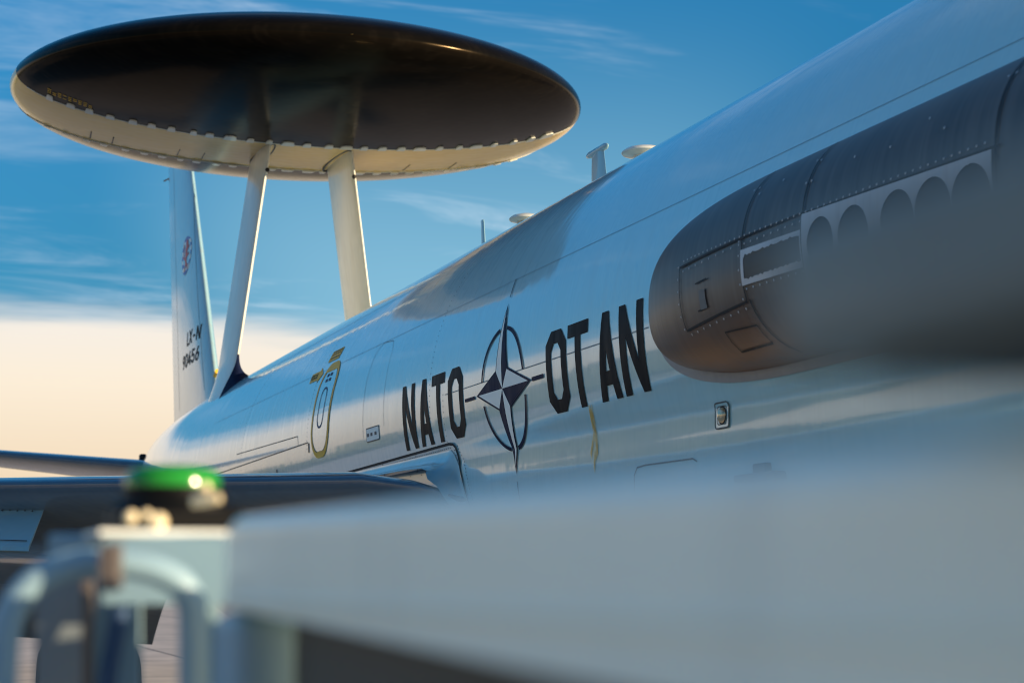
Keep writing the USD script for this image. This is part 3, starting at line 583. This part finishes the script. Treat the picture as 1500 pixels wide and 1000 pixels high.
# roundel with a red lion on a striped shield
RC = (38.45, 7.26); disc = Point(*RC).buffer(.44, 32); disc = affinity.scale(disc, 1.25, 1)
ro = obj('roundel', findecal(disc, .005), MT['white'], fin)
for k in range(5): obj('roundel_stripe', findecal(disc.intersection(box(30, RC[1]-.44 + k*.196, 45, RC[1]-.44 + k*.196 + .098)), .006), MT['blue'], ro)
lion = unary_union([affinity.scale(Point(0, 0).buffer(.12), .75, 1.9), Point(.05, .26).buffer(.10), ribbon([(0, .08), (.24, .2)], .07), ribbon([(0, -.02), (.24, .02)], .07), ribbon([(0, -.14), (.2, -.32)], .08), ribbon([(-.02, -.14), (-.1, -.36)], .08), ribbon([(-.06, -.1), (-.26, .0), (-.2, .22), (-.28, .3)], .055)])
lion = affinity.translate(affinity.scale(lion, -1.2, 1.0, origin=(0, 0)), *RC)
obj('roundel_lion', findecal(lion.intersection(disc), .007), MT['red'], ro)
obj('fin_probe', tube([(CX, 40.9, 9.6 + H), (CX, 41.9, 9.75 + H)], .02, 8), MT['seam'], fin)
obj('fin_probe', tube([(CX, 34.2, 4.02 + H), (CX - .02, 33.85, 4.1 + H)], .05, 8), MT['ochre'], fin)
for side in (-1, 1):
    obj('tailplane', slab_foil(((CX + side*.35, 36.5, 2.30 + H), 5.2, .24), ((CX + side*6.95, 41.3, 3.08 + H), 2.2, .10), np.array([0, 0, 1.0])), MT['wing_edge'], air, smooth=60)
TX, TZ = CX - float(_fa(38.0)), ZC + float(_fb(38.0)) + (float(_ft(38.0)) - float(_fb(38.0)))*.60
obj('tail_light', join(tube([(TX + .05, 38.0, TZ), (TX + .02, 38.0, TZ + .16)], .05, 8), bx(TX - .05, TX + .08, 37.9, 38.15, TZ + .12, TZ + .34, .03)), MT['dark'], air, smooth=40)

# --- rotodome with its two struts
RY, RZ, TILT = 26.81, 7.64 + H, math.radians(2.5)
def dome_pt(r, phi_, top_):
    """r in 0..1 of the radius; height of the shell"""
    return .9*(1 - np.clip(r, 0, 1)**2.15)**.62*np.where(top_, 1, -1)
def dome_shell(rs, az, lift=0.0, chord=None):
    pass
def place(P):
    P = np.asarray(P, float); y = P[..., 1]*math.cos(TILT) - P[..., 2]*math.sin(TILT); z = P[..., 1]*math.sin(TILT) + P[..., 2]*math.cos(TILT)
    return np.stack([CX + P[..., 0], RY + y, RZ + z], -1)
RD, CH = 4.572, 0.98
ROT = math.radians(-4.0)
def dome_h(x, y): return .86*np.sqrt(np.maximum(0, 1 - (x*x + y*y)/RD**2))
th = np.linspace(0, 2*PI, 161)[:-1]; ph = np.linspace(-PI/2, PI/2, 61)
Pd = np.stack([RD*np.cos(ph)[:, None]*np.cos(th)[None], RD*np.cos(ph)[:, None]*np.sin(th)[None], .86*np.sin(ph)[:, None] + 0*th[None]], -1)
rd = obj('rotodome', grid(place(Pd), close_v=True, flip=False), MT['strip'], air, smooth=True, label='large saucer shaped radar dome, black with a pale middle strip')
def local(x, y): return x*math.cos(ROT) - y*math.sin(ROT), x*math.sin(ROT) + y*math.cos(ROT)
def radome(sgn):
    """black D-shaped cap standing 8 mm proud of the strip, over and under"""
    k = 1.002; rows = []
    a0 = math.asin(CH/RD)
    # slices parallel to the chord, each a closed loop round the shell
    ts = np.r_[np.linspace(CH, RD*.97, 40), RD*np.array([.98, .988, .994, .998, .99999])]
    ang = np.linspace(0, 2*PI, 121)[:-1]
    for t in ts:
        h = math.sqrt(max(RD**2 - t*t, 1e-9)); zz = .86*h/RD
        x, y = local(h*np.cos(ang), 0*ang + sgn*t)
        rows.append(np.stack([x, y, zz*np.sin(ang)], -1)*np.array([k, k, 1.010]))
    return grid(place(np.array(rows)), close_v=True, flip=sgn > 0)
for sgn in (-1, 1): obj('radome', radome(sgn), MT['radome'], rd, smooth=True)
# fastening tabs along both edges of the strip, underneath
def dome_under(x, y, off): 
    P = np.stack([x, y, -dome_h(x, y)], -1); n = np.stack([x/RD**2, y/RD**2, -dome_h(x, y)/.86**2], -1); n /= np.linalg.norm(n, axis=-1, keepdims=True)
    return place(P + n*off)
for sgn in (-1, 1):
    for k in range(27):
        x0 = -3.95 + k*.302 + random.uniform(-.03, .03)
        w_, dpt = random.choice([.10, .12, .13, .20]), random.uniform(.16, .21)
        pr = np.array([(-.5, -.06), (-.5, .35), (-.42, .85), (-.2, 1.0), (.2, 1.0), (.42, .85), (.5, .35), (.5, -.06)])
        xs, ys = local(x0 + pr[:, 0]*w_, sgn*(CH + pr[:, 1]*dpt))
        rim, topp = dome_under(xs, ys, .010), dome_under(xs*1.0, ys*1.0, .030)
        v = np.vstack([rim, topp]); m = len(pr); kk = np.arange(m)
        f = np.vstack([np.stack([kk, (kk+1) % m, (kk+1) % m + m], 1), np.stack([kk, (kk+1) % m + m, kk + m], 1), [[m, m+j, m+j+1] for j in range(1, m-1)]])
        obj('fastening_tab', (v, f), MT['strut'], rd, smooth=30)
    q = [dome_under(*local(x, sgn*(CH + .0)), .008) for x in np.linspace(-4.3, 4.3, 50)]; obj('edge_seal', tube(np.array(q), .010, 6), MT['strut'], rd, smooth=True)
for x, w_ in ((-3.3, .02), (-2.95, .02), (-1.9, .012), (-1.5, .012), (1.9, .012), (2.7, .012)):
    q = [dome_under(*local(x, y), .004) for y in np.linspace(.25, .85, 8)]; obj('strip_seam', tube(np.array(q), w_*.5, 5), MT['seam'], rd)
# small marking in pale dashes near the left rim of the dome
dsh = []
for row in range(3):
    for k in range(9):
        if (k*3 + row) % 7 == 3: continue
        xs, ys = local(np.array([0, .05, .05, 0]) - 4.0 + k*.075, np.array([0, 0, .03, .03]) - 1.42 + row*.07); dsh.append((dome_under(xs, ys, .014), np.array([[0, 1, 2], [0, 2, 3]])))
obj('dome_marking', join(*dsh), MT['ochre'], rd, kind='stuff')

def strut(side):
    P = []; n = 22; t = (1 - np.cos(np.linspace(0, PI, n)))/2; sh = np.clip(2.97*np.sqrt(t) - 1.26*t - 3.516*t**2 + 2.843*t**3 - 1.036*t**4, 0, None)
    sh = np.clip(np.sqrt(np.clip(1 - np.abs(1 - 2*np.minimum(1, t/.5*.5 + .0))**2.6, 0, 1)), 0, 1)*np.interp(t, [0, .35, 1], [1, 1, .55])
    zs = np.r_[np.linspace(2.15, 3.4, 18), np.linspace(3.5, 6.95, 12)]
    for z in zs:
        off_ = side*np.interp(z, [2.15, 2.7, 3.0, 3.3, 6.7, 7.2], [1.34, 1.26, 1.19, 1.12, .67, .61]); g = max(0, (3.45 - z)/1.3)
        yl = 26.0 - .85*g**2.2; yt = 27.60 + .9*g**2.0; hw = .080 + .22*g**2.0
        b = np.stack([0*t + CX + off_, yl + (yt - yl)*t, 0*t + z + H], -1); o = np.outer(sh*hw, [1, 0, 0])
        P.append(np.vstack([b + o, (b - o)[::-1][1:-1]]))
    return grid(np.array(P), close_v=True, flip=False)
for side in (-1, 1):
    s_ = obj('strut', strut(side), MT['strut'], air, smooth=50)
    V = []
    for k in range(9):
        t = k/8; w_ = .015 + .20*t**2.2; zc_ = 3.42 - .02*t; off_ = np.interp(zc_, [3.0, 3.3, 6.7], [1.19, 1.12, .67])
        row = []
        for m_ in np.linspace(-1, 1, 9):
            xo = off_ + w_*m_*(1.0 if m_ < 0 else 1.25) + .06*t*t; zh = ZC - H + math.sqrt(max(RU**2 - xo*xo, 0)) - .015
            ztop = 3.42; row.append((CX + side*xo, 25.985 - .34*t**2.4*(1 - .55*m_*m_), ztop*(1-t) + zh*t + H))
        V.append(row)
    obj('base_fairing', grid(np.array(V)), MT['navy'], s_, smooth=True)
    off = .615
    q = [(CX + side*off + .10*math.cos(a), 26.81 + .84*math.sin(a), 6.79 + H + .02*math.sin(a)) for a in np.linspace(0, 2*PI, 40)]
    obj('strut_seal', tube(np.array(q), .018, 6), MT['seam'], s_, smooth=True)
    obj('strut_bolt', trimesh.creation.icosphere(2, .035, ).apply_translation((CX + side*.70, 25.99, 6.35 + H)), MT['dark'], s_)

# --- antennas along the spine
def blade(y0, y1, z0, z1, sweep, thick, name, m='fin'):
    P = []
    for z, k in ((z0, 1.0), ((z0+z1)/2, .8), (z1, .62)):
        c = (y1 - y0)*k; ys_ = y0 + sweep*(z - z0)/(z1 - z0)
        P.append([(CX + thick*k*a, ys_ + c*b, z + H) for a, b in ((0, 0), (.5, .12), (.6, .35), (.35, .75), (0, 1), (-.35, .75), (-.6, .35), (-.5, .12))])
    v, f = grid(np.array(P), close_v=True); k = np.arange(8) + 16
    return obj(name, (np.vstack([v, np.array(P[-1]).mean(0)]), np.vstack([f, np.stack([k, np.roll(k, -1), np.full(8, len(v))], 1)])), MT[m], air, smooth=40)
tb = blade(14.06, 14.52, 3.30, 3.92, .14, .06, 'blade_antenna')
obj('crossbar', lathe([(.0, 0), (.02, .02), (.032, .06), (.032, .42), (.02, .48), (0, .5)], (CX, 14.10, 3.93 + H), 'y', 14), MT['fin'], tb, smooth=True)
obj('blade_seam', bx(CX - .024, CX + .024, 14.13, 14.50, 3.60 + H, 3.607 + H), MT['seam'], tb)
for (y, zt, r) in ((13.3, 3.66, .20), (16.25, 3.66, .18)):
    a = obj('disc_antenna', lathe([(.001, .06), (r*.4, .055), (r*.8, .035), (r*.97, .012), (r, 0), (r*.95, -.012), (r*.5, -.03), (.10, -.04), (.08, -.08), (.09, -.4)], (CX, y, zt + H), 'z', 40), MT['strut'], air, smooth=45)
blade(17.50, 17.66, 3.30, 3.93, .10, .035, 'blade_antenna'); blade(9.30, 9.62, 3.33, 3.41, .05, .05, 'blade_antenna', 'seam'); blade(24.6, 24.66, 3.30, 3.55, .03, .03, 'blade_antenna', 'seam')

# --- engines, landing gear, cockpit glass (mostly outside the picture)
for side in (-1, 1):
    for d_, yl in ((8.28, 15.0), (14.2, 19.9)):
        z = np.interp(d_, [5.2, 9, 14.5], [.72, .9, 1.5]) - .95 + H; x = CX + side*d_
        e = obj('engine', lathe([(.02, .4), (.50, .35), (.52, .1), (.58, 0), (.66, .12), (.68, .9), (.66, 1.8), (.55, 2.6), (.52, 2.9), (.42, 3.6), (.3, 4.4), (.02, 4.6)], (x, yl - .5, z), 'y', 32), MT['fin'], air, smooth=40)
        obj('pylon', bx(x - .14, x + .14, yl + .9, yl + 5.0, z + .3, z + 1.1, .1), MT['fin'], e, smooth=40)
    gx = CX + side*3.36; gy = 24.8
    g = obj('main_gear', tube([(gx, gy, .45), (gx, gy, 2.4)], .14, 14), MT['steel'], air, smooth=40)
    for a in (-.72, .72):
        for b in (-.42, .42):
            w = obj('wheel', lathe([(.2, -.16), (.45, -.17), (.56, -.12), (.585, 0), (.56, .12), (.45, .17), (.2, .16)], (gx + b, gy + a, .585), 'x', 28), MT['tyre'], air, smooth=40)
    obj('gear_beam', bx(gx - .12, gx + .12, gy - .9, gy + .9, .48, .68, .05), MT['steel'], g)
ng = obj('nose_gear', tube([(CX, 1.5, .4), (CX, 1.5, 1.4)], .09, 12), MT['steel'], air, smooth=40)
for b in (-.28, .28): obj('wheel', lathe([(.15, -.12), (.36, -.13), (.45, -.08), (.47, 0), (.45, .08), (.36, .13), (.15, .12)], (CX + b, 1.5, .47), 'x', 24), MT['tyre'], air, smooth=40)
for k in range(-3, 4):
    if k == 0: continue
    a = .30*k; yc = -.35 + .22*abs(k)*.9
    az_ = [(x_, y_) for x_, y_ in ((-.2, -.16), (.2, -.16), (.17, .17), (-.17, .17))]
    pts = []
    for du, dv in az_:
        y = yc + .55*dv + .30; zz = float(_ft(y)); w_ = float(_fa(y)); xx = np.clip((a + du*.62)*1.05, -w_*.92, w_*.92)
        zn = np.interp(abs(xx)/w_, (np.abs(sx)[:34]), sz[:34]); pts.append((CX + xx, y, ZC + float(_fb(y)) + (zz - float(_fb(y)))*zn + .012))
    obj('cockpit_window', (np.array(pts), np.array([[0, 1, 2], [0, 2, 3]])), MT['glass_dark'], air)

# ------------------------------------------------------------------ white service truck close to the camera
tr = thing('service_truck', (1.15, 0.0, 0.0), 'blurred white airfield service truck in the foreground with a green beacon on its roof edge', 'truck')
XF = 0.29
# roof: rounded slab, its lower edge sloping
def roof():
    m = []
    ys = np.r_[np.linspace(-2.4, 1.55, 24), [1.60, 1.635, 1.655, 1.665]]
    for y in ys:
        k = max(0.0, (y - 1.55)/.115); ins = .06*(1 - math.sqrt(max(0, 1 - k*k))); zb = -.062 + .024*np.clip(y, 0, 1.7) + ins*.3; zt = .035 + .014*np.clip(y, -1, 1.7) - ins*.9
        r = .016; pr = []
        for (cx, cz, a0) in ((XF + ins + r, zt - r, PI), (XF + ins + 1.75, zt - r, PI/2)):
            for a in np.linspace(0, PI/2, 6): pr.append((cx + r*math.cos(a0 - a), cz + r*math.sin(a0 - a)))
        pr += [(XF + ins + 1.75 + r, zb), (XF + ins + .0, zb)]
        pr.insert(0, (XF + ins, zb + .02))
        m.append([(x, y, z + H) for x, z in pr])
    v, f = grid(np.array(m), close_v=True); n = len(m[0]); k = np.arange(n) + (len(m)-1)*n
    return np.vstack([v, np.mean(m[-1], 0)]), np.vstack([f, np.stack([k, np.roll(k, -1), np.full(n, len(v))], 1)])
rf_ = obj('roof', roof(), MT['truck'], tr, smooth=40)
obj('drip_rail', bx(XF - .004, XF + .01, -2.2, 1.5, H - .020, H - .014, .002), MT['truck'], rf_)
# cab below the roof
obj('cab_window', bx(XF + .05, XF + .058, -2.2, 1.50, H - .62, H - .035), MT['truck_dark'], tr)
for y in (-2.3, -.7, .35): obj('pillar', bx(XF + .02, XF + .09, y, y + .09, H - .62, H - .05, .02), MT['truck'], tr, smooth=40)
obj('pillar', bx(XF, XF + .07, 1.53, 1.64, H - .62, H - .03, .02), MT['hoop'], tr, smooth=40)
obj('body', bx(XF, XF + 1.75, -2.5, 1.66, .45, H - .60, .05), MT['truck'], tr, smooth=40)
obj('sill', bx(XF + .03, XF + 1.72, -2.4, 1.6, .33, .46, .02), MT['black_plastic'], tr, smooth=40)
for y in (-1.6, .85):
    for x in (XF + .12, XF + 1.63):
        w = obj('wheel', lathe([(.2, -.1), (.33, -.11), (.37, -.06), (.38, .0), (.37, .06), (.33, .11), (.2, .1)], (x, y, .38), 'x', 32), MT['tyre'], tr, smooth=40)
        obj('rim', lathe([(.01, -.09), (.2, -.1), (.21, .1), (.01, .09)], (x, y, .38), 'x', 24), MT['steel'], w, smooth=40)
obj('added_shade_box', bx(1.2, 1.95, -1.2, 1.35, H + .03, H + .198, .04), MT['truck'], tr, smooth=40)  # added out of view, only to shade the rear hoop and panels
# light bar on the roof edge
lb = obj('light_bar', bx(.245, .56, -.9, .452, H + .061, H + .104, .010), MT['bar'], tr, smooth=40)
obj('bar_shade', bx(.262, .54, -.88, .425, H + .0560, H + .0605, .002), MT['truck_dark'], lb)  # dark strip painted in for the shaded underside of the bar
# rear ladder hoop, shelf, panel and posts
def pix_path(pts, D0, D1):
    n = len(pts); return np.array([at(x, y, D0 + (D1-D0)*k/(n-1)) for k, (x, y) in enumerate(pts)])
hp = [(2, 1080), (3, 980), (8, 925), (20, 890), (40, 862), (66, 842), (98, 828), (135, 823), (175, 824), (215, 830), (245, 841), (268, 858), (281, 885), (284, 930), (284, 1080)]
from scipy.interpolate import CubicSpline
hq = CubicSpline(np.arange(len(hp)), np.array(hp, float))(np.linspace(0, len(hp)-1, 60))
obj('ladder_hoop', tube(pix_path(hq, 1.74, 1.80), .0155, 14), MT['hoop'], tr, smooth=True)
def card(px0, px1, py0, py1, D, t=.012):
    q = [at(px, py, D) for px, py in ((px0, py0), (px1, py0), (px1, py1), (px0, py1))]; b = [p + fw*t for p in q]
    v = np.array(q + b); f = [[0, 3, 2], [0, 2, 1], [4, 5, 6], [4, 6, 7]] + [g for i in range(4) for j in [(i+1) % 4] for g in ([i, j, j+4], [i, j+4, i+4])]
    return trimesh.Trimesh(v, f)
obj('rear_panel', card(52, 128, 832, 1250, 1.90), MT['truck_grey'], tr)
obj('rear_panel', card(126, 204, 790, 1250, 1.95), MT['hoop'], tr)
obj('post', card(120, 134, 850, 1250, 1.84), MT['bracket'], tr)
obj('strap', tube(pix_path([(176, 890), (170, 930), (162, 970), (156, 1010), (152, 1060)], 1.86, 1.84), .010, 8), MT['blue_strap'], tr, smooth=True)
obj('clamp', card(146, 170, 800, 866, 1.72, .03), MT['bracket'], tr)
obj('rear_frame', card(262, 318, 800, 1250, 1.90), MT['hoop'], tr)
obj('rear_header', card(150, 330, 786, 884, 1.86, .02), MT['box'], tr)
obj('rear_frame', card(262, 304, 880, 1250, 1.86), MT['box'], tr)
obj('rear_header', card(70, 330, 784, 876, 1.98, .02), MT['hoop'], tr)
sh0, sh1 = at(120, 780, 2.0), at(348, 770, 2.0)
obj('shelf', bx(sh0[0], sh1[0] + .01, 1.90, 2.22, H + .047, H + .054, .003), MT['white'], tr, smooth=40)
# beacon
bc = at(256, 745, 2.03); bx_, by_ = bc[0], bc[1] 
be = obj('beacon', lathe([(.001, .0), (.072, .0), (.076, .004), (.076, .030), (.070, .036), (.060, .038), (.060, .052), (.001, .052)], (bx_, by_, H + .055), 'z', 40), MT['black_plastic'], tr, smooth=40)
obj('lens', lathe([(.001, .026), (.03, .0255), (.045, .023), (.053, .018), (.056, .010), (.056, .0), (.001, .0)], (bx_ - .003, by_, H + .1072), 'z', 40), MT['green'], be, smooth=40)
obj('beacon_bracket', bx(at(160, 745, 2.03)[0], at(348, 745, 2.03)[0], 1.97, 2.12, H + .056, H + .080, .006), MT['black_plastic'], be, smooth=40)
for (px, py, r) in ((301, 713, .006), (192, 757, .0075), (215, 754, .006), (232, 764, .010)):  # bright beads and bar put in as sun glints on the beacon
    p = at(px, py, 1.90); obj('glint_bolt', trimesh.creation.icosphere(2, r).apply_translation(p), MT['glint'], be, smooth=True)
obj('glint_bar', tube([at(283, 735, 1.90), at(322, 729, 1.89)], .006, 10), MT['glint'], be, smooth=True)
